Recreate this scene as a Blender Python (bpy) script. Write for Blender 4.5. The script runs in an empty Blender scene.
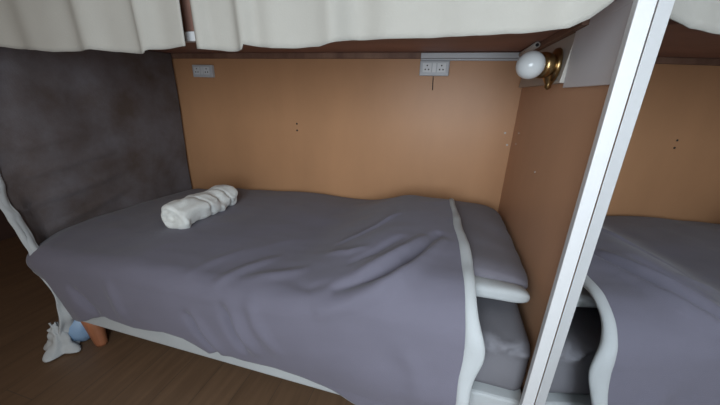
import bpy, bmesh, math, random
from mathutils import Vector, noise, Matrix

S = bpy.context.scene
C = S.collection
PI = math.pi
random.seed(4)

# ------------------------------------------------------------------ camera
CX, CY, CZ = -0.31427, -1.67132, 1.10765
YAW, PITCH, ROLL, FPX = 0.26345, -0.34426, 0.029746, 306.03
f = Vector((-math.sin(YAW)*math.cos(PITCH), math.cos(YAW)*math.cos(PITCH), math.sin(PITCH)))
r = Vector((math.cos(YAW), math.sin(YAW), 0.0))
u = r.cross(f)
r2 = r*math.cos(ROLL) + u*math.sin(ROLL)
u2 = -r*math.sin(ROLL) + u*math.cos(ROLL)
cam_data = bpy.data.cameras.new('camera')
cam = bpy.data.objects.new('camera', cam_data)
C.objects.link(cam)
cam.matrix_world = Matrix(((r2.x, u2.x, -f.x, CX), (r2.y, u2.y, -f.y, CY), (r2.z, u2.z, -f.z, CZ), (0, 0, 0, 1)))
cam_data.sensor_fit = 'HORIZONTAL'
cam_data.sensor_width = 36.0
cam_data.lens = FPX/720.0*36.0
cam_data.clip_start = 0.01
S.camera = cam

# ------------------------------------------------------------------ light
w = bpy.data.worlds.new('world')
S.world = w
w.use_nodes = True
bg = w.node_tree.nodes['Background']
bg.inputs[0].default_value = (1.0, 0.80, 0.62, 1)
bg.inputs[1].default_value = 0.52

def area(name, loc, target, sx, sy, power, col):
    l = bpy.data.lights.new(name, 'AREA')
    l.shape = 'RECTANGLE'; l.size = sx; l.size_y = sy; l.energy = power; l.color = col
    o = bpy.data.objects.new(name, l); C.objects.link(o)
    o.location = loc
    o.rotation_euler = (Vector(target)-Vector(loc)).to_track_quat('-Z', 'Y').to_euler()
    return o
area('window_daylight', (-0.32, -2.25, 1.16), (-0.25, -0.5, 0.62), 0.8, 0.8, 30, (0.80, 0.91, 1.0))
area('room_lamp_light', (-0.9, -2.3, 2.32), (-0.9, -1.9, 0.4), 0.5, 0.5, 3, (1.0, 0.85, 0.68))

S.view_settings.view_transform = 'Standard'
S.view_settings.look = 'None'
S.view_settings.exposure = 0.0
S.view_settings.gamma = 1.0
S.view_settings.use_curve_mapping = False

# ------------------------------------------------------------------ materials
def mat(name, col, rough=0.8, metal=0.0, var=0.0, vscale=6.0, bump=0.0, bscale=200.0, sheen=0.0,
        col2=None, stretch=None, spec=0.5, trans=0.0):
    m = bpy.data.materials.new(name); m.use_nodes = True
    nt = m.node_tree; b = nt.nodes['Principled BSDF']
    b.inputs['Base Color'].default_value = (*col, 1)
    b.inputs['Roughness'].default_value = rough
    b.inputs['Metallic'].default_value = metal
    b.inputs['Specular IOR Level'].default_value = spec
    if sheen: 
        b.inputs['Sheen Weight'].default_value = sheen
        b.inputs['Sheen Roughness'].default_value = 0.5
    tc = nt.nodes.new('ShaderNodeTexCoord'); mp = nt.nodes.new('ShaderNodeMapping')
    nt.links.new(tc.outputs['Object'], mp.inputs[0])
    if stretch: mp.inputs['Scale'].default_value = stretch
    if var or col2:
        n = nt.nodes.new('ShaderNodeTexNoise'); n.inputs['Scale'].default_value = vscale
        n.inputs['Detail'].default_value = 6; n.inputs['Roughness'].default_value = 0.6
        nt.links.new(mp.outputs[0], n.inputs['Vector'])
        rp = nt.nodes.new('ShaderNodeValToRGB')
        c2 = col2 if col2 else tuple(c*(1-var) for c in col)
        c1 = col if col2 else tuple(min(1, c*(1+var)) for c in col)
        rp.color_ramp.elements[0].position = 0.32; rp.color_ramp.elements[0].color = (*c2, 1)
        rp.color_ramp.elements[1].position = 0.68; rp.color_ramp.elements[1].color = (*c1, 1)
        nt.links.new(n.outputs['Fac'], rp.inputs[0])
        nt.links.new(rp.outputs[0], b.inputs['Base Color'])
    if bump:
        n2 = nt.nodes.new('ShaderNodeTexNoise'); n2.inputs['Scale'].default_value = bscale
        n2.inputs['Detail'].default_value = 4
        nt.links.new(mp.outputs[0], n2.inputs['Vector'])
        bp = nt.nodes.new('ShaderNodeBump'); bp.inputs['Strength'].default_value = bump
        bp.inputs['Distance'].default_value = 0.002
        nt.links.new(n2.outputs['Fac'], bp.inputs['Height'])
        nt.links.new(bp.outputs[0], b.inputs['Normal'])
    if trans:
        t = nt.nodes.new('ShaderNodeBsdfTranslucent'); t.inputs[0].default_value = (*col, 1)
        mx = nt.nodes.new('ShaderNodeMixShader'); mx.inputs[0].default_value = trans
        nt.links.new(b.outputs[0], mx.inputs[1]); nt.links.new(t.outputs[0], mx.inputs[2])
        nt.links.new(mx.outputs[0], nt.nodes['Material Output'].inputs[0])
    return m

M = {}
M['plywood'] = mat('tan_laminate', (0.475, 0.255, 0.132), 0.42, var=0.07, vscale=3, bump=0.12, bscale=60, stretch=(1, 1, 0.4), spec=0.3)
M['head'] = mat('brown_laminate', (0.56, 0.32, 0.195), 0.45, var=0.06, vscale=3, bump=0.1, bscale=60, stretch=(1, 1, 0.4), spec=0.4)
M['redwood'] = mat('reddish_brown_board', (0.29, 0.155, 0.12), 0.6, var=0.18, vscale=5, stretch=(0.5, 1, 3))
M['paleply'] = mat('worn_batten', (0.27, 0.155, 0.105), 0.6, col2=(0.13, 0.062, 0.042), vscale=5, stretch=(1.5, 1, 0.2))
M['whitepaint'] = mat('white_paint', (0.46, 0.46, 0.465), 0.38, bump=0.05, bscale=40)
M['greige'] = mat('greige_paint', (0.50, 0.47, 0.43), 0.5)
M['greypaint'] = mat('grey_white_board', (0.70, 0.69, 0.71), 0.5, var=0.03)
M['darkgap'] = mat('dark_seal', (0.02, 0.02, 0.02), 0.7)
M['duvet'] = mat('grey_duvet_cotton', (0.130, 0.123, 0.158), 0.88, var=0.05, vscale=2.5, bump=0.25, bscale=350, sheen=0.15, spec=0.25)
M['sheet'] = mat('grey_fitted_sheet', (0.150, 0.148, 0.165), 0.9, var=0.04, bump=0.25, bscale=350, spec=0.25)
M['pillow'] = mat('grey_pillowcase', (0.140, 0.132, 0.155), 0.9, var=0.04, bump=0.25, bscale=350, sheen=0.1, spec=0.25)
M['hem'] = mat('pale_cotton', (0.40, 0.42, 0.43), 0.9, var=0.05, bump=0.3, bscale=120, spec=0.2)
M['hang'] = mat('dark_quilt', (0.150, 0.138, 0.150), 0.95, col2=(0.085, 0.062, 0.053), vscale=4.5, bump=0.5, bscale=160, sheen=0.1, spec=0.2)
M['curtain'] = mat('cream_curtain_linen', (0.40, 0.385, 0.35), 0.9, var=0.05, vscale=4, bump=0.3, bscale=260, spec=0.2, trans=0.22)
M['towel'] = mat('white_terry', (0.68, 0.70, 0.68), 0.95, var=0.04, vscale=12, bump=0.9, bscale=260, sheen=0.3, spec=0.1)
M['woodleg'] = mat('orange_varnished_wood', (0.30, 0.115, 0.055), 0.45, var=0.2, vscale=8, stretch=(4, 4, 0.6))
M['blue'] = mat('light_blue_plastic', (0.20, 0.31, 0.46), 0.45, var=0.08, vscale=10)
M['plastic'] = mat('grey_white_plastic', (0.50, 0.52, 0.55), 0.4)
M['socketface'] = mat('white_plastic', (0.66, 0.68, 0.70), 0.35)
M['hole'] = mat('black_hole', (0.015, 0.015, 0.018), 0.8)
M['brass'] = mat('aged_brass', (0.36, 0.24, 0.11), 0.28, metal=1.0, var=0.25, vscale=18)
M['opal'] = mat('opal_glass', (0.72, 0.75, 0.76), 0.18, trans=0.2)
M['floor'] = None
def floor_mat():
    m = bpy.data.materials.new('dark_wood_floor'); m.use_nodes = True
    nt = m.node_tree; b = nt.nodes['Principled BSDF']
    tc = nt.nodes.new('ShaderNodeTexCoord'); mp = nt.nodes.new('ShaderNodeMapping')
    mp.inputs['Rotation'].default_value = (0, 0, PI/2)
    nt.links.new(tc.outputs['Object'], mp.inputs[0])
    br = nt.nodes.new('ShaderNodeTexBrick'); br.inputs['Scale'].default_value = 1.0
    br.inputs['Brick Width'].default_value = 1.2; br.inputs['Row Height'].default_value = 0.14
    br.inputs['Mortar Size'].default_value = 0.0015
    br.inputs['Color1'].default_value = (0.130, 0.078, 0.046, 1); br.inputs['Color2'].default_value = (0.142, 0.086, 0.051, 1)
    br.inputs['Mortar'].default_value = (0.09, 0.06, 0.04, 1)
    nt.links.new(mp.outputs[0], br.inputs['Vector'])
    mp2 = nt.nodes.new('ShaderNodeMapping'); mp2.inputs['Scale'].default_value = (14, 1.4, 1)
    nt.links.new(tc.outputs['Object'], mp2.inputs[0])
    n = nt.nodes.new('ShaderNodeTexNoise'); n.inputs['Scale'].default_value = 2.5; n.inputs['Detail'].default_value = 7
    nt.links.new(mp2.outputs[0], n.inputs['Vector'])
    rp = nt.nodes.new('ShaderNodeValToRGB')
    rp.color_ramp.elements[0].position = 0.3; rp.color_ramp.elements[0].color = (0.80, 0.78, 0.76, 1)
    rp.color_ramp.elements[1].position = 0.7; rp.color_ramp.elements[1].color = (1.10, 1.08, 1.05, 1)
    nt.links.new(n.outputs['Fac'], rp.inputs[0])
    mx = nt.nodes.new('ShaderNodeMix'); mx.data_type = 'RGBA'; mx.blend_type = 'MULTIPLY'; mx.inputs[0].default_value = 1
    nt.links.new(br.outputs['Color'], mx.inputs[6]); nt.links.new(rp.outputs[0], mx.inputs[7])
    nt.links.new(mx.outputs[2], b.inputs['Base Color'])
    b.inputs['Roughness'].default_value = 0.5
    return m
M['floor'] = floor_mat()
def mirror_mat():
    m = bpy.data.materials.new('mirror_glass'); m.use_nodes = True
    nt = m.node_tree; b = nt.nodes['Principled BSDF']
    b.inputs['Base Color'].default_value = (0.72, 0.73, 0.74, 1)
    b.inputs['Metallic'].default_value = 1.0
    b.inputs['Roughness'].default_value = 0.015
    return m
M['mirror'] = mirror_mat()
M['roomwall'] = mat('room_wall_paint', (0.55, 0.50, 0.44), 0.9)
M['darkwall'] = mat('dark_wood_wall', (0.045, 0.022, 0.016), 0.7, var=0.2, vscale=4)

# ------------------------------------------------------------------ helpers
def link(name, bm, m, parent=None, smooth=False, bevel=0.0):
    me = bpy.data.meshes.new(name)
    bmesh.ops.recalc_face_normals(bm, faces=bm.faces[:])
    bm.to_mesh(me); bm.free()
    if smooth:
        for p in me.polygons: p.use_smooth = True
    o = bpy.data.objects.new(name, me); C.objects.link(o)
    o.data.materials.append(m)
    if parent: o.parent = parent
    if bevel:
        bv = o.modifiers.new('bevel', 'BEVEL'); bv.width = bevel; bv.segments = 2; bv.limit_method = 'ANGLE'
    return o
def tag(o, label=None, cat=None, group=None, kind=None):
    if label: o['label'] = label
    if cat: o['category'] = cat
    if group: o['group'] = group
    if kind: o['kind'] = kind
    return o
def thing(name, label, cat, group=None, loc=(0, 0, 0)):
    o = bpy.data.objects.new(name, None); C.objects.link(o)
    o.location = loc
    return tag(o, label, cat, group)
def box(bm, x0, x1, y0, y1, z0, z1):
    v = [bm.verts.new((x, y, z)) for x in (x0, x1) for y in (y0, y1) for z in (z0, z1)]
    for q in ((0, 1, 3, 2), (4, 6, 7, 5), (0, 4, 5, 1), (2, 3, 7, 6), (0, 2, 6, 4), (1, 5, 7, 3)):
        bm.faces.new([v[i] for i in q])
def prism(bm, pts, axis, a, b):
    # polygon pts (2 coordinates) extruded along an axis from a to b
    def P(p, t):
        return {'x': (t, p[0], p[1]), 'y': (p[0], t, p[1]), 'z': (p[0], p[1], t)}[axis]
    A = [bm.verts.new(P(p, a)) for p in pts]; B = [bm.verts.new(P(p, b)) for p in pts]
    bm.faces.new(A); bm.faces.new(B[::-1])
    n = len(pts)
    for i in range(n): bm.faces.new((A[i], B[i], B[(i+1) % n], A[(i+1) % n]))
def lathe(bm, prof, o, d, n=28, cap=True):
    # profile [(radius, distance)] turned about the direction d from o
    d = Vector(d).normalized(); a = d.orthogonal().normalized(); b = d.cross(a); o = Vector(o)
    rings = []
    for (rr, t) in prof:
        rings.append([bm.verts.new(o+d*t+(a*math.cos(2*PI*k/n)+b*math.sin(2*PI*k/n))*max(rr, 1e-5)) for k in range(n)])
    for i in range(len(rings)-1):
        for k in range(n):
            bm.faces.new((rings[i][k], rings[i][(k+1) % n], rings[i+1][(k+1) % n], rings[i+1][k]))
    if cap:
        bm.faces.new(rings[0][::-1]); bm.faces.new(rings[-1])
def tube(bm, pts, rad, n=12, cap=True):
    pts = [Vector(p) for p in pts]; rings = []
    for i, p in enumerate(pts):
        t = (pts[min(i+1, len(pts)-1)]-pts[max(i-1, 0)]).normalized()
        a = t.cross(Vector((0.3, 0.2, 1))).normalized(); b = t.cross(a)
        rr = rad[i] if isinstance(rad, (list, tuple)) else rad
        rings.append([bm.verts.new(p+(a*math.cos(2*PI*k/n)+b*math.sin(2*PI*k/n))*rr) for k in range(n)])
    for i in range(len(rings)-1):
        for k in range(n):
            bm.faces.new((rings[i][k], rings[i][(k+1) % n], rings[i+1][(k+1) % n], rings[i+1][k]))
    if cap: bm.faces.new(rings[0][::-1]); bm.faces.new(rings[-1])
def grid(bm, fn, nu, nv, mask=None):
    V = [[bm.verts.new(fn(i/nu, j/nv)) for j in range(nv+1)] for i in range(nu+1)]
    for i in range(nu):
        for j in range(nv):
            if mask and not mask(i, j): continue
            bm.faces.new((V[i][j], V[i+1][j], V[i+1][j+1], V[i][j+1]))
    return V
def ss(a, b, x):
    t = max(0.0, min(1.0, (x-a)/(b-a))); return t*t*(3-2*t)
def interp(tab, x):
    if x <= tab[0][0]: return tab[0][1]
    for (a, va), (b, vb) in zip(tab, tab[1:]):
        if x <= b: return va+(vb-va)*(x-a)/(b-a)
    return tab[-1][1]
def nz(x, y, z=0.0): return noise.noise(Vector((x, y, z)))
def solid(o, t, off=-1):
    s = o.modifiers.new('thickness', 'SOLIDIFY'); s.thickness = t; s.offset = off
def subsurf(o, n=1):
    s = o.modifiers.new('smooth', 'SUBSURF'); s.levels = n; s.render_levels = n

# ------------------------------------------------------------------ setting
bm = bmesh.new(); box(bm, -3.4, 1.0, -3.8, 0.05, -0.05, 0.0)
tag(link('floor', bm, M['floor']), kind='structure')
bm = bmesh.new(); box(bm, -3.4, 1.0, -3.8, 0.05, 2.45, 2.5)
tag(link('ceiling', bm, M['roomwall']), kind='structure')
bm = bmesh.new(); box(bm, -3.4, 1.0, 0.0, 0.05, 0.0, 2.45)
tag(link('wall_back', bm, M['plywood']), kind='structure')
bm = bmesh.new(); box(bm, -3.45, -3.4, -3.8, 0.05, 0.0, 2.45)
tag(link('wall_left', bm, M['darkwall']), kind='structure')
bm = bmesh.new(); box(bm, 1.0, 1.05, -3.8, 0.05, 0.0, 2.45)
tag(link('wall_right', bm, M['roomwall']), kind='structure')

# ------------------------------------------------------------------ head panel, post, mirror
bm = bmesh.new(); box(bm, 0.0, 0.018, -1.006, 0.0, 0.0, 1.298)
hp = tag(link('head_panel', bm, M['head'], bevel=0.001),
         'flat brown laminate panel closing off the pillow end of the lower bunk', 'panel')
# screw holes and pale specks on the panels
def dot(name, p, nrm, rad, m, parent=None):
    b_ = bmesh.new(); lathe(b_, [(rad, 0), (rad, 0.0012), (rad*0.5, 0.0018)], p, nrm, 10)
    return link(name, b_, m, parent)
for (y, z) in ((-0.129, 0.957), (-0.112, 0.906), (-0.499, 0.864)):
    dot('screw_plug', (0.0, y, z), (-1, 0, 0), 0.0035, M['greige'], hp)
for (x, z) in ((-1.161, 0.927), (-1.161, 0.889)):
    tag(dot('screw_hole', (x, 0.0, z), (0, -1, 0), 0.0055, M['hole']),
        'upper of the two small dark screw holes in the tan back wall' if z > .9 else 'lower of the two small dark screw holes in the tan back wall', 'screw hole', 'screw holes in the back wall')
for (x, z) in ((-0.036, 0.941), (-0.017, 0.884)):
    tag(dot('screw_plug', (x, 0.0, z), (0, -1, 0), 0.005, M['greige']),
        'upper pale screw plug in the back wall beside the head corner' if z > .9 else 'lower pale screw plug in the back wall beside the head corner', 'screw plug', 'pale screw plugs in the back wall')

PX, PY, TH = -0.026, -1.025, 0.13      # where post and mirror meet, and the mirror's turn
bm = bmesh.new(); box(bm, PX-0.026, PX-0.0005, PY, PY+0.018, 0.0, 2.44)
post = tag(link('bunk_post', bm, M['whitepaint'], bevel=0.0015),
           'white painted upright post at the head of the bunks, beside the mirror', 'post')
d = Vector((math.sin(TH), -math.cos(TH), 0)); nrm = Vector((math.cos(TH), math.sin(TH), 0))
mr = thing('wall_mirror', 'tall mirror right of the white post, reflecting the bed', 'mirror')
def slab(bm, s0, s1, t0, t1, z0, z1):
    vs = []
    for s_ in (s0, s1):
        for t_ in (t0, t1):
            for z_ in (z0, z1):
                p = Vector((PX, PY, 0))+d*s_+nrm*t_; vs.append(bm.verts.new((p.x, p.y, z_)))
    for q in ((0, 1, 3, 2), (4, 6, 7, 5), (0, 4, 5, 1), (2, 3, 7, 6), (0, 2, 6, 4), (1, 5, 7, 3)):
        bm.faces.new([vs[i] for i in q])
bm = bmesh.new(); slab(bm, 0.0015, 0.60, 0.0, 0.006, 0.05, 2.2)
link('mirror_glass', bm, M['mirror'], mr)
bm = bmesh.new(); slab(bm, -0.001, 0.60, 0.0062, 0.024, 0.03, 2.22)
link('backing_board', bm, M['darkgap'], mr)

# ------------------------------------------------------------------ upper bunk
ub = thing('upper_bunk', 'upper bunk bed with a brown board underside, above the curtains', 'bunk bed')
bm = bmesh.new(); box(bm, -2.05, -0.012, -0.89, 0.0, 1.30, 1.318)
link('base_board', bm, M['redwood'], ub)
bm = bmesh.new(); box(bm, -2.05, -0.005, -0.022, -0.0, 1.272, 1.2995)
link('wall_batten', bm, M['paleply'], ub, bevel=0.002)
bm = bmesh.new(); box(bm, -0.024, 0.0, -0.70, -0.024, 1.280, 1.2995)
link('end_batten', bm, M['paleply'], ub, bevel=0.002)
bm = bmesh.new(); box(bm, -1.93, -0.62, -0.935, -0.912, 1.221, 1.244)
tag(link('front_rail', bm, M['whitepaint'], ub, bevel=0.002), 'white front rail')
bm = bmesh.new(); box(bm, -1.93, -0.16, -0.911, -0.892, 1.246, 1.47)
link('side_board', bm, M['redwood'], ub, bevel=0.002)

# painted boards at the head end under the upper bunk
bm = bmesh.new(); box(bm, -0.011, -0.0005, -1.02, -0.62, 1.137, 1.2795)
box(bm, -0.011, -0.0005, -1.02, -0.705, 1.2795, 1.75)
tag(link('end_board', bm, M['greypaint'], bevel=0.001),
    'pale grey-white board on the head panel between the wall lamp and post', 'board')
bm = bmesh.new()
prism(bm, [(-0.0005, 1.150), (-0.022, 1.150), (-0.007, 1.279), (-0.0005, 1.279)], 'y', -0.619, -0.045)
lb = tag(link('lamp_board', bm, M['greige'], bevel=0.001),
         'greige painted board behind the brass wall lamp', 'board')

# ------------------------------------------------------------------ wall lamp
lamp = thing('wall_lamp', 'brass wall lamp with a round opal globe by the head corner', 'lamp', loc=(0, 0, 0))
LY, LZ = -0.560, 1.200
bm = bmesh.new(); lathe(bm, [(0.046, 0.0), (0.048, 0.004), (0.046, 0.012), (0.036, 0.018), (0.024, 0.022)], (-0.0225, LY, LZ), (-1, 0, 0))
link('wall_rose', bm, M['brass'], lamp, True)
D = Vector((-0.81, -0.59, -0.05)).normalized()
K = Vector((-0.034, LY-0.004, LZ))
bm = bmesh.new(); lathe(bm, [(0.022, 0.0), (0.022, 0.014), (0.026, 0.018), (0.034, 0.026), (0.036, 0.040), (0.034, 0.052), (0.027, 0.056)], K, D)
link('lamp_holder', bm, M['brass'], lamp, True)
bm = bmesh.new(); lathe(bm, [(0.0115, -0.030), (0.020, -0.018), (0.026, 0.0), (0.024, 0.014), (0.015, 0.028), (0.009, 0.038), (0.010, 0.046), (0.003, 0.052)], K+Vector((0.001, 0.004, -0.016)), (-0.05, -0.05, -1))
link('switch_finial', bm, M['brass'], lamp, True)
bm = bmesh.new()
pr = [(0.038*math.sin(PI*k/18), 0.038-0.038*math.cos(PI*k/18)) for k in range(4, 19)]
lathe(bm, pr, K+D*0.050, D)
g = link('globe_shade', bm, M['opal'], lamp, True)
tag(g, 'white opal globe')

# ------------------------------------------------------------------ conduit and sockets
cd = thing('cable_conduit', 'white plastic cable trunking from the right socket to the head corner', 'conduit')
bm = bmesh.new(); box(bm, -0.475, -0.028, -0.034, -0.0225, 1.272, 1.296)
box(bm, -0.475, -0.028, -0.0225, -0.0, 1.2635, 1.2715)
link('trunking', bm, M['plastic'], cd, bevel=0.002)
bm = bmesh.new(); tube(bm, [(-0.036, -0.036, 1.288), (-0.036, -0.12, 1.288), (-0.036, -0.315, 1.288)], 0.0105, 14)
link('pipe', bm, M['greige'], cd, True)
bm = bmesh.new(); lathe(bm, [(0.006, 0), (0.006, 0.0015)], (-0.036, -0.3145, 1.288), (0, -1, 0), 12)
link('pipe_end', bm, M['hole'], cd)

def socket(x, z, label):
    t = thing('wall_socket', label, 'socket', 'double wall sockets on the back wall', (x, 0, z))
    b_ = bmesh.new(); box(b_, -0.070, 0.070, -0.022, 0.0, -0.034, 0.034)
    link('surface_box', b_, M['plastic'], t, bevel=0.004)
    b_ = bmesh.new(); box(b_, -0.064, 0.064, -0.024, -0.0221, -0.026, 0.030)
    link('faceplate', b_, M['plastic'], t, bevel=0.001)
    for cx in (-0.034, 0.034):
        b_ = bmesh.new(); box(b_, cx-0.021, cx+0.021, -0.0270, -0.0241, -0.019, 0.023)
        s = link('socket_module', b_, M['socketface'], t, bevel=0.0015)
        for (hx, hz) in ((-0.008, -0.008), (0.008, -0.008), (0.0, 0.010)):
            b_ = bmesh.new(); lathe(b_, [(0.0035, 0), (0.0035, 0.0006)], (cx+hx, -0.0270, hz+0.002), (0, -1, 0), 10)
            link('pin_hole', b_, M['hole'], s)
    b_ = bmesh.new(); box(b_, -0.009, 0.009, -0.0262, -0.0241, -0.019, 0.023)
    link('centre_blank', b_, M['socketface'], t, bevel=0.001)
    return t
socket(-0.407, 1.229, 'grey-white double socket under the conduit on the right')
socket(-1.755, 1.203, 'dim double socket at the left end of the back wall')
bm = bmesh.new(); tube(bm, [(-0.409, -0.0030, 1.194), (-0.408, -0.0032, 1.16), (-0.406, -0.0030, 1.130)], 0.0022, 8)
tag(link('cable_stub', bm, M['darkgap'], None, True), 'short dark cable stub below the right socket', 'cable')

# ------------------------------------------------------------------ bed
bed = thing('lower_bunk', 'lower bunk bed base with pale side rail and wooden legs', 'bed')
bm = bmesh.new(); box(bm, -1.79, -0.02, -0.965, -0.02, 0.150, 0.318)
link('bed_base', bm, M['hem'], bed, bevel=0.008)
def leg(x, y, dx, dy):
    b_ = bmesh.new()
    n = 20; R_ = []
    for (rr, z) in ((0.026, 0.0), (0.029, 0.012), (0.041, 0.10), (0.047, 0.149)):
        k_ = z/0.149
        R_.append([b_.verts.new((x+dx*(k_)+rr*math.cos(2*PI*k/n), y+dy*k_+rr*0.8*math.sin(2*PI*k/n), z)) for k in range(n)])
    for i in range(3):
        for k in range(n): b_.faces.new((R_[i][k], R_[i][(k+1) % n], R_[i+1][(k+1) % n], R_[i+1][k]))
    b_.faces.new(R_[0][::-1]); b_.faces.new(R_[-1])
    link('leg', b_, M['woodleg'], bed, True)
leg(-1.715, -0.925, -0.035, 0.01); leg(-0.12, -0.86, 0.03, 0.01); leg(-1.70, -0.15, -0.03, 0.0); leg(-0.12, -0.15, 0.03, 0.0)

# mattress in its fitted sheet: a rounded block with tension wrinkles
def mattress():
    b_ = bmesh.new()
    x0, x1, y0, y1, z0, z1, rd = -1.80, -0.022, -0.950, -0.036, 0.319, 0.497, 0.035
    # cross-section in (y, z), lofted along x
    def sec(inset):
        pts = []
        Y0, Y1, Z0, Z1 = y0+inset, y1-inset, z0+inset*0.3, z1-inset
        corners = [(Y0+rd, Z1-rd, 90), (Y1-rd, Z1-rd, 0), (Y1-rd, Z0+rd, -90), (Y0+rd, Z0+rd, 180)]
        def arc(cy, cz, a0):
            return [(cy+rd*math.cos(math.radians(a0+90-k*90/6)), cz+rd*math.sin(math.radians(a0+90-k*90/6))) for k in range(7)]
        A = arc(*corners[0]); B = arc(*corners[1]); D = arc(*corners[2]); E_ = arc(*corners[3])
        # dense top and front
        top = [(A[-1][0]+(B[0][0]-A[-1][0])*k/30, A[-1][1]) for k in range(1, 30)]
        front = [(E_[-1][0], E_[-1][1]+(A[0][1]-E_[-1][1])*k/14) for k in range(1, 14)]
        return A+top+B+D+E_+front
    NX = 150; R_ = []
    for i in range(NX+1):
        t = i/NX; x = x0+(x1-x0)*t
        e = min(x-x0, x1-x); ins = rd-math.sqrt(max(0, rd*rd-(rd-min(e, rd))**2)) if e < rd else 0
        ring = []
        for (y, z) in sec(ins):
            wr = 0.006*math.sin(9*x+22*z+3*nz(x*6, z*9))*ss(-0.80, -0.93, y)
            edge = math.exp(-((z-0.480)/0.022)**2)*ss(-0.88, -0.94, y)
            fold = 0.012*edge*math.sin(46*x+50*z+11*nz(x*12, z*20, 1.3)) + 0.010*edge
            top = 0.004*nz(x*9, y*9, 2)*(1 if z > .45 else 0)
            sag = 0.055*ss(-1.30, -1.80, x)*ss(0.40, 0.48, z)
            ring.append(b_.verts.new((x, y-fold-wr*0.5, z+top+fold*0.6-sag)))
        R_.append(ring)
    n = len(R_[0])
    for i in range(NX):
        for k in range(n): b_.faces.new((R_[i][k], R_[i][(k+1) % n], R_[i+1][(k+1) % n], R_[i+1][k]))
    b_.faces.new(R_[0]); b_.faces.new(R_[-1][::-1])
    return link('mattress', b_, M['sheet'], None, True)
tag(mattress(), 'mattress in a dark grey fitted sheet, showing below the pillow', 'mattress')

# pillow: lofted along y, front (open) end has the pale hem
pil = thing('pillow', 'grey pillow with a white hem at the head of the bed', 'pillow')
def pil_ring(y, hx, hz, cz, cx=-0.245, n=40, exp=0.62, jit=0.004):
    out = []
    for k in range(n):
        a = 2*PI*k/n; c, s_ = math.cos(a), math.sin(a)
        x = cx+hx*math.copysign(abs(c)**exp, c)
        z = cz+hz*math.copysign(abs(s_)**(exp+.35), s_)
        j = jit*nz(x*9, y*9, z*9)
        out.append((x+j, y, z+j*1.5))
    return out
def loft(b_, rings, cap=True):
    R_ = [[b_.verts.new(p) for p in r_] for r_ in rings]; n = len(R_[0])
    for i in range(len(R_)-1):
        for k in range(n): b_.faces.new((R_[i][k], R_[i][(k+1) % n], R_[i+1][(k+1) % n], R_[i+1][k]))
    if cap: b_.faces.new(R_[0][::-1]); b_.faces.new(R_[-1])
def pil_dims(y):
    t = (y+0.44)/0.40      # -1 front .. 1 back
    k = max(0.0, 1-abs(t)**3.2)
    return 0.200+0.030*k**0.5, 0.024+0.036*k**0.6
rings = []
for i in range(41):
    y = -0.055-(0.815-0.055)*i/40
    hx, hz = pil_dims(y)
    if i == 0: hz *= .3; hx *= .9
    # the bottom rests on the mattress
    tilt = 0.035*ss(-.62, -.80, y)
    rings.append(pil_ring(y, hx, max(hz, 0.026), 0.508+max(hz, 0.026)+tilt))
bm = bmesh.new(); loft(bm, rings); 
o = link('pillow_body', bm, M['pillow'], pil, True); subsurf(o)
rings = []
for i, (y, kx, kz) in enumerate(((-0.800, .93, 0.50), (-0.806, .96, 0.60), (-0.825, .97, 0.66), (-0.850, .97, 0.62), (-0.862, 0.95, 0.48), (-0.867, 0.90, 0.22))):
    hx, hz = pil_dims(-0.80)
    rings.append(pil_ring(y+0, hx*kx, max(hz, 0.026)*kz*0.95, 0.508+max(hz, 0.026)+0.030, exp=0.35, jit=0.010))
bm = bmesh.new(); loft(bm, rings)
o = link('pillowcase_hem', bm, M['hem'], pil, True); subsurf(o); tag(o, 'white hem band')

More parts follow.
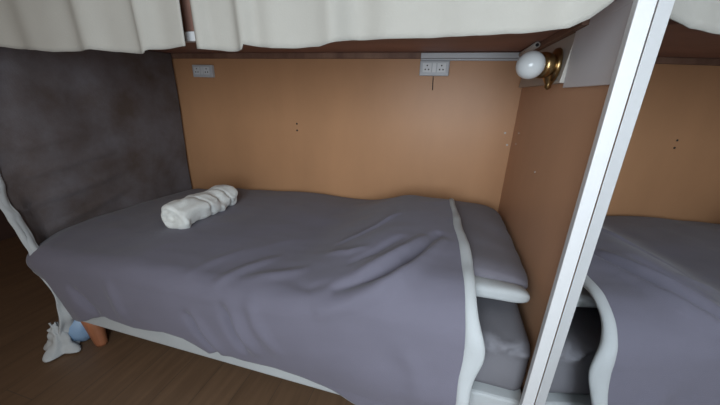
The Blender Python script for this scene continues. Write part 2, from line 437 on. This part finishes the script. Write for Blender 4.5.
# ------------------------------------------------------------------ duvet
XE = -0.258
HEM = [(-2.0, .20), (-1.80, .215), (-1.72, .227), (-1.55, .258), (-1.486, .278), (-1.40, .266), (-1.345, .260), (-1.204, .285), (-1.12, .277), (-1.078, .262),
       (-1.021, .236), (-0.978, .256), (-0.92, .258), (-0.881, .248), (-0.806, .250), (-0.72, .246), (-0.665, .238), (-0.60, .228), (-0.516, .205), (-0.4, .20), (-.1, .22)]
CREASES = [  # (points, width, height) in the bed's own space; negative height is a furrow
    ([(-.60, -1.000, 0), (-.52, -.990, 0), (-.455, -.965, 0), (-.40, -.92, 0), (-.35, -.84, 0), (-.30, -.73, 0)], .028, .013),
    ([(-.57, -.965, 0), (-.50, -.945, 0), (-.44, -.915, 0), (-.39, -.865, 0), (-.345, -.78, 0), (-.30, -.68, 0)], .018, -.019),
    ([(-.52, -.905, 0), (-.45, -.865, 0), (-.39, -.80, 0), (-.345, -.72, 0)], .018, .012),
    ([(-.56, -.86, 0), (-.49, -.82, 0), (-.42, -.745, 0)], .014, -.008),
    ([(-.66, -.78, 0), (-.59, -.80, 0), (-.53, -.79, 0)], .013, .009),
    ([(-.66, -.70, 0), (-.59, -.675, 0), (-.53, -.63, 0), (-.46, -.545, 0)], .011, .009),
    ([(-.72, -.93, 0), (-.66, -.95, 0), (-.60, -.94, 0)], .022, -.007),
    ([(-.88, -.93, 0), (-.80, -.90, 0), (-.72, -.86, 0)], .022, .008),
    ([(-1.09, -1.02, .38), (-1.05, -1.02, .33), (-.99, -1.02, .26)], .018, -.020),
    ([(-1.07, -1.02, .39), (-1.02, -1.02, .33), (-.96, -1.02, .27)], .022, .010),
    ([(-.95, -1.02, .45), (-.92, -1.02, .39), (-.87, -1.02, .31)], .018, -.020),
    ([(-.92, -1.02, .46), (-.88, -1.02, .39), (-.83, -1.02, .31)], .024, .010),
    ([(-.85, -1.00, .50), (-.82, -1.02, .42), (-.75, -1.02, .33)], .022, .008),
    ([(-1.63, -1.02, .37), (-1.58, -1.02, .32), (-1.53, -1.02, .28)], .018, -.014),
    ([(-1.35, -.95, .48), (-1.32, -.85, .50), (-1.25, -.72, .50)], .022, .007),
    ([(-1.10, -.95, .50), (-1.05, -.86, .51), (-.98, -.76, .51)], .020, .009),
    ([(-.98, -.97, .51), (-.92, -.88, .52), (-.85, -.80, .52)], .020, .009),
    ([(-.98, -.80, .51), (-.90, -.70, .52), (-.84, -.66, .52)], .018, .006),
    ([(-1.45, -.98, .45), (-1.40, -1.02, .38), (-1.38, -1.02, .31)], .024, .006),
    ([(-.36, -1.02, .45), (-.32, -1.02, .40), (-.30, -1.02, .30)], .030, .006),
]
def seg_dist(p, a, b):
    ab = b-a; t = max(0.0, min(1.0, (p-a).dot(ab)/ab.length_squared)); return (p-(a+ab*t)).length, t
def crease(p):
    s_ = 0.0
    for pts, w_, h_ in CR:
        best = 9; bt = 0; n = len(pts)-1
        for i in range(n):
            dd, t = seg_dist(p, pts[i], pts[i+1])
            if dd < best: best = dd; bt = (i+t)/n
        if best < 3*w_:
            s_ += 1.7*h_*math.exp(-(best/w_)**2)*(math.sin(PI*min(1, max(0, bt*0.84+0.08)))**0.7)
    return s_
def duvet_h(x, y):
    h = 0.490+0.035*ss(-1.9, -1.0, x)
    h += 0.120*ss(-0.80, -0.42, x)*(0.30+0.70*ss(0.02, -0.34, y))*(1-0.16*ss(-0.70, -0.95, y))
    h += 0.022*math.sin(PI*min(1, max(0, -y/0.95)))
    h += 0.010*nz(x*2.6, y*2.6, 4)+0.005*nz(x*7, y*7, 8)
    h -= 0.025*ss(-1.60, -1.93, x)*ss(-0.9, -0.2, y)
    return h
SL = [(0.0, 0.0), (0.04, 0.0), (1, 1)]
def top_z(x, y):
    rr = 0.075+0.075*ss(-0.75, -0.35, x); y1 = -1.004+rr
    return duvet_h(x, y) if y > y1 else duvet_h(x, y1)-rr+math.sqrt(max(0, rr*rr-(y1-y)**2))
CR = [([Vector((q[0], q[1], q[2] if q[2] else top_z(q[0], q[1]))) for q in pts], w_, h_) for pts, w_, h_ in CREASES]
def duvet_pt(a, b, xe=None):
    # a along the bed from foot to head edge, b across: wall -> front -> hem
    top_len, drop = 0.98, None
    xe = XE if xe is None else xe
    x = -1.955+(xe+1.955)*a
    zh = interp(HEM, x)+0.004*nz(x*14, 3)
    rr = 0.075+0.075*ss(-0.75, -0.35, x)
    hF = duvet_h(x, -1.004+rr)
    L1 = 0.035                    # tuck down at the wall
    L2 = 0.972-rr                 # top run
    L3 = rr*PI/2
    L4 = max(0.02, hF-rr-zh)
    s_ = b*(L1+L2+L3+L4)
    if s_ < L1:
        y = -0.026-0.006*math.sin(PI/2*s_/L1); z = duvet_h(x, -0.02)-(L1-s_)-0.006; N = Vector((0, -.1, .2))
    elif s_ < L1+L2:
        y = -0.032-(s_-L1); z = duvet_h(x, y)-0.008*math.exp(-((s_-L1)/0.02)); N = Vector((0, 0, 1))
    elif s_ < L1+L2+L3:
        an = (s_-L1-L2)/rr
        y = -0.032-L2-rr*math.sin(an); z = hF-rr+rr*math.cos(an); N = Vector((0, -math.sin(an), math.cos(an)))
    else:
        q = s_-L1-L2-L3
        y = -1.004-0.012*math.sin(min(1, q/0.25)*PI); z = hF-rr-q; N = Vector((0, -1, 0))
        y -= 0.008*nz(x*6, z*3, 5)*min(1, q/0.1)
        # below the mattress edge it hangs close to the rail
    x += 0.008*nz(y*5, z*5, 7)*ss(0.85, 1, a)
    # foot end rounds over the mattress end
    fe = ss(-1.86, -1.955, x)
    z -= 0.015*fe*fe*ss(1.0, 0.7, b)
    y += 0.045*fe*fe*ss(0.8, 0.95, b)
    x += 0.062*ss(0.15, 0.85, b)*ss(.6, 1, a)
    x += (0.075*ss(0.60, 0.78, b)+0.13*ss(0.76, 1.0, b))*ss(-1.45, -1.955, x)
    y -= 0.022*ss(-.7, -.3, x)*ss(0.84, 0.92, b)
    p = Vector((x, y, z))
    cr = crease(p)+0.0016*nz(p.x*9+p.y*5, (p.y+p.z)*22-p.x*6, 3)+0.0035*nz(p.x*5-p.y*3, (p.y-p.z)*9, 13)
    fade = ss(0, 0.03, b)*ss(0, .03, a)
    return p+N*cr*fade, N
bm = bmesh.new()
grid(bm, lambda a, b: tuple(duvet_pt(a, b)[0]), 320, 210)
duv = thing('duvet', 'dark grey duvet with a pale edge, spread over the bed', 'duvet')
o = link('duvet_cover', bm, M['duvet'], duv, True)
solid(o, 0.012)
# the pale edge: a soft flattened roll following the head end of the duvet
def edge_roll():
    b_ = bmesh.new(); rings = []
    NB = 110
    P = [duvet_pt(1.0, 0.015+0.985*i/NB) for i in range(NB+1)]
    for i, (p, N) in enumerate(P):
        t = i/NB
        tn = (P[min(i+1, NB)][0]-P[max(i-1, 0)][0]).normalized()
        N = (N-tn*N.dot(tn)).normalized(); X = tn.cross(N).normalized()
        if X.x < 0: X = -X
        wid = 0.010+0.007*ss(0.1, .5, t)+0.010*math.exp(-((t-0.80)/0.05)**2)+0.003*nz(t*8, 2)
        th = 0.0105+0.003*nz(t*14, 9)
        c = p+X*(0.004+0.010*math.exp(-((t-0.80)/0.05)**2))-N*0.004+X*0.004*nz(t*9, 5)
        ring = []
        for k in range(16):
            an = 2*PI*k/16
            ring.append(tuple(c+X*wid*math.cos(an)+N*th*math.sin(an)))
        rings.append(ring)
    loft(b_, rings)
    return link('pale_edge', b_, M['hem'], duv, True)
tag(edge_roll(), 'pale folded edge')

# ------------------------------------------------------------------ rolled towel
tw = thing('rolled_towel', 'small rolled white towel lying on the duvet', 'towel')
A = Vector((-1.400, -0.725, 0)); B = Vector((-1.385, -0.375, 0))
A.z = duvet_h(A.x, A.y)+0.052; B.z = duvet_h(B.x, B.y)+0.052
ax = (B-A).normalized(); sd = ax.cross(Vector((0, 0, 1))).normalized(); up = sd.cross(ax).normalized()
bm = bmesh.new(); rings = []
NT = 60; NK = 56
for i in range(NT+1):
    t = i/NT; c = A.lerp(B, t)
    e = min(t, 1-t)*NT
    ring = []
    for k in range(NK):
        an = 2*PI*k/NK
        rr = 0.066+0.012*nz(t*5, math.cos(an)*1.5, math.sin(an)*1.5)
        # spiral twist seams where the cloth is wrapped
        ph = (an/(2*PI)+t*1.6) % 1.0
        rr += 0.013*(ph-0.5) if ph > 0.10 else 0.013*((1-ph/0.10)-0.5)
        ph3 = (an/(2*PI)+t*2.6+0.35) % 1.0
        rr -= 0.008*math.exp(-((ph3-0.5)/0.045)**2)*ss(.1, .3, t)
        ph2 = (an/(2*PI)*1.0-t*0.9+0.4) % 1.0
        rr -= 0.006*math.exp(-((ph2-0.5)/0.05)**2)
        rr += 0.0025*nz(t*9, math.cos(an)*2, math.sin(an)*2)
        if e < 4: rr *= 0.80+0.20*math.sqrt(1-(1-e/4)**2)
        rr *= 1.0-0.08*math.exp(-((t-0.62)/0.05)**2)
        p = c+sd*math.cos(an)*rr*1.12+up*math.sin(an)*rr*0.88
        ring.append(tuple(p+ax*0.012*nz(an, 3.3)*(1 if e < 3 else 0)))
    rings.append(ring)
R_ = [[bm.verts.new(p) for p in r_] for r_ in rings]
for i in range(NT):
    for k in range(NK): bm.faces.new((R_[i][k], R_[i][(k+1) % NK], R_[i+1][(k+1) % NK], R_[i+1][k]))
for (ring, c, sg) in ((R_[0], A, 1), (R_[-1], B, -1)):   # inset, spiralled ends
    prev = ring
    for q, (s_, dp) in enumerate(((0.82, -0.004), (0.62, 0.010), (0.45, -0.003), (0.25, 0.010))):
        nr = [bm.verts.new(Vector(v.co)*0+c+(Vector(v.co)-c)*0+(Vector(ring[k].co)-c)*s_+ax*sg*dp) for k, v in enumerate(prev)]
        for k in range(NK): bm.faces.new((prev[k], prev[(k+1) % NK], nr[(k+1) % NK], nr[k]))
        prev = nr
    bm.faces.new(prev)
link('towel_roll', bm, M['towel'], tw, True)
# ------------------------------------------------------------------ hanging quilt at the foot
hq = thing('hanging_quilt', 'dark grey quilt with pale edge hanging at the foot of the bed', 'quilt')
def quilt_pt(a, b):
    # a: wall -> front edge, b: top -> bottom
    y = -0.028-0.944*a
    z0 = 1.296
    zb = 0.40+(0.02-0.40)*ss(0.88, 0.97, a)
    z = z0+(zb-z0)*b
    x = -1.968+0.006*math.sin(y*14+1.5*nz(z*2, 1))*ss(0, .3, b)+0.012*nz(y*3.1, z*2.4, 11)
    x += 0.008*nz(y*9, z*2.2, 5)
    for (zz, sl, hh) in ((0.78, .12, .008), (0.66, .10, .009), (0.90, .15, .006), (0.55, .2, .006)):
        x += hh*math.exp(-((z-zz-sl*(y+.6))/0.018)**2)*ss(.35, .6, a)
    y += 0.05*ss(1.3, 0.3, z)*0 - 0.10*(ss(.5, 1, a))*(1-ss(1.25, 0.75, z))*-1
    x += (0.10*ss(0.8, 0.4, z)+0.06*ss(0.42, 0.25, z)-0.03*ss(.2, 0, z))*ss(.88, 1, a)
    y -= 0.035*ss(0.35, 0.0, z)*ss(.85, 1, a)
    return Vector((x, y, z))
bm = bmesh.new(); grid(bm, lambda a, b: tuple(quilt_pt(a, b)), 130, 120)
o = link('quilt_cloth', bm, M['hang'], hq, True); solid(o, 0.010)
HEMW = [(0, .045), (.40, .040), (.50, .034), (.66, .034), (.74, .036), (.80, .040), (.90, .085), (1, .10)]
def hemstrip(a, b):
    p = quilt_pt(1.0, b); w_ = interp(HEMW, b)
    t = a*w_
    lump = math.exp(-((b-0.70)/0.022)**2)
    p.y += 0.004 + t*1.0*(0.9) - 0.012
    p.x += 0.012 + 0.006*math.sin(a*PI) + 0.012*lump*math.sin(a*PI) + 0.018*nz(a*2.5, b*16, 3)*ss(.72, .9, b) + 0.006*nz(a*3, b*22)
    p.y -= 0.010*lump + 0.008*nz(b*11, 4)
    return tuple(p)
bm = bmesh.new(); grid(bm, hemstrip, 18, 120)
o = link('pale_edge', bm, M['hem'], hq, True); solid(o, 0.008)
# crumpled pale corner resting on the floor
bm = bmesh.new()
base = quilt_pt(1.0, 1.0)
def crum(a, b):
    # a loose gathered end: pleats that spread from the hanging edge onto the floor
    th = -2.9+a*3.9
    rad = 0.014+0.040*b**1.2+0.020*ss(.80, 1, b)
    rad *= 1+0.22*math.sin(th*4.3+1.2*b)*b+0.16*nz(th*1.4, b*2.5, 2)
    z = 0.135*(1-b**1.3)+0.008+0.010*nz(th*2, b*4)
    sk = 0.012*nz(b*5, th, 8)
    return (base.x+0.004+rad*1.0*math.cos(th)+sk, base.y+0.010+rad*0.85*math.sin(th)+sk, max(0.006, z))
grid(bm, crum, 90, 40)
o = link('crumpled_corner', bm, M['hem'], hq, True); solid(o, 0.005)

# ------------------------------------------------------------------ blue bag under the bed
bm = bmesh.new()
def bag(a, b):
    th = a*2*PI; ph = b*PI
    q = Vector((math.cos(th)*math.sin(ph), math.sin(th)*math.sin(ph), math.cos(ph)))
    k = 1+0.06*nz(q.x*2+4, q.y*2, q.z*2)
    return (-1.822+q.x*0.066*k, -0.925+q.y*0.060*k, max(0.002, 0.074+q.z*0.078*k))
grid(bm, bag, 40, 24)
bmesh.ops.remove_doubles(bm, verts=bm.verts[:], dist=0.0004)
tag(link('blue_bag', bm, M['blue'], None, True), 'rounded light blue bag on the floor beside the bed leg', 'bag')

# ------------------------------------------------------------------ curtains
def curtain(name, x0, x1, bott, label, folds, ztop=1.75, y0=-0.967, right_edge=None):
    def P(a, b):
        x = x0+(x1-x0)*a
        zb = interp(bott, x)+0.002*nz(x*20, 4)
        if right_edge: pass
        z = ztop+(zb-ztop)*b
        y = y0+0.010*nz(x*5, z*1.2, 3)+0.006*nz(x*13, z*1.6, 6)
        for (fx, fw, fh) in folds:
            y -= fh*math.exp(-((x-fx+0.05*(z-1.2))/fw)**2)
        xx = x
        if right_edge: xx = x+right_edge*ss(zb, ztop, z)*ss(.6, 1, a)
        return (xx, y, z)
    b_ = bmesh.new(); grid(b_, P, 170, 44)
    o = link(name, b_, M['curtain'], None, True); solid(o, 0.003)
    return tag(o, label, 'curtain', 'cream curtains of the upper bunk')
curtain('curtain', -2.45, -0.971, [(-2.491, 1.213), (-1.682, 1.210), (-1.425, 1.193), (-1.287, 1.196), (-1.268, 1.198), (-1.093, 1.187), (-1.080, 1.196), (-0.974, 1.206)],
        'cream curtain on the left, hanging over the foot of the bed',
        [(-2.303, 0.063, .02), (-1.952, 0.075, .025), (-1.651, 0.050, .02), (-1.274, 0.038, .022), (-1.086, 0.025, .022), (-1.488, 0.063, .012)])
curtain('curtain', -0.930, -0.0555, [(-0.930, 1.198), (-0.848, 1.193), (-0.798, 1.195), (-0.792, 1.206), (-0.723, 1.198), (-0.610, 1.201), (-0.535, 1.216), (-0.422, 1.216), (-0.296, 1.217), (-0.171, 1.222), (-0.127, 1.226), (-0.096, 1.241), (-0.068, 1.264), (-0.056, 1.280)],
        'cream curtain on the right, ending at the white boards',
        [(-0.911, 0.019, .02), (-0.792, 0.023, .025), (-0.723, 0.038, .012), (-0.516, 0.044, -.02), (-0.572, 0.025, .012), (-0.309, 0.038, .008), (-0.133, 0.038, .010)])
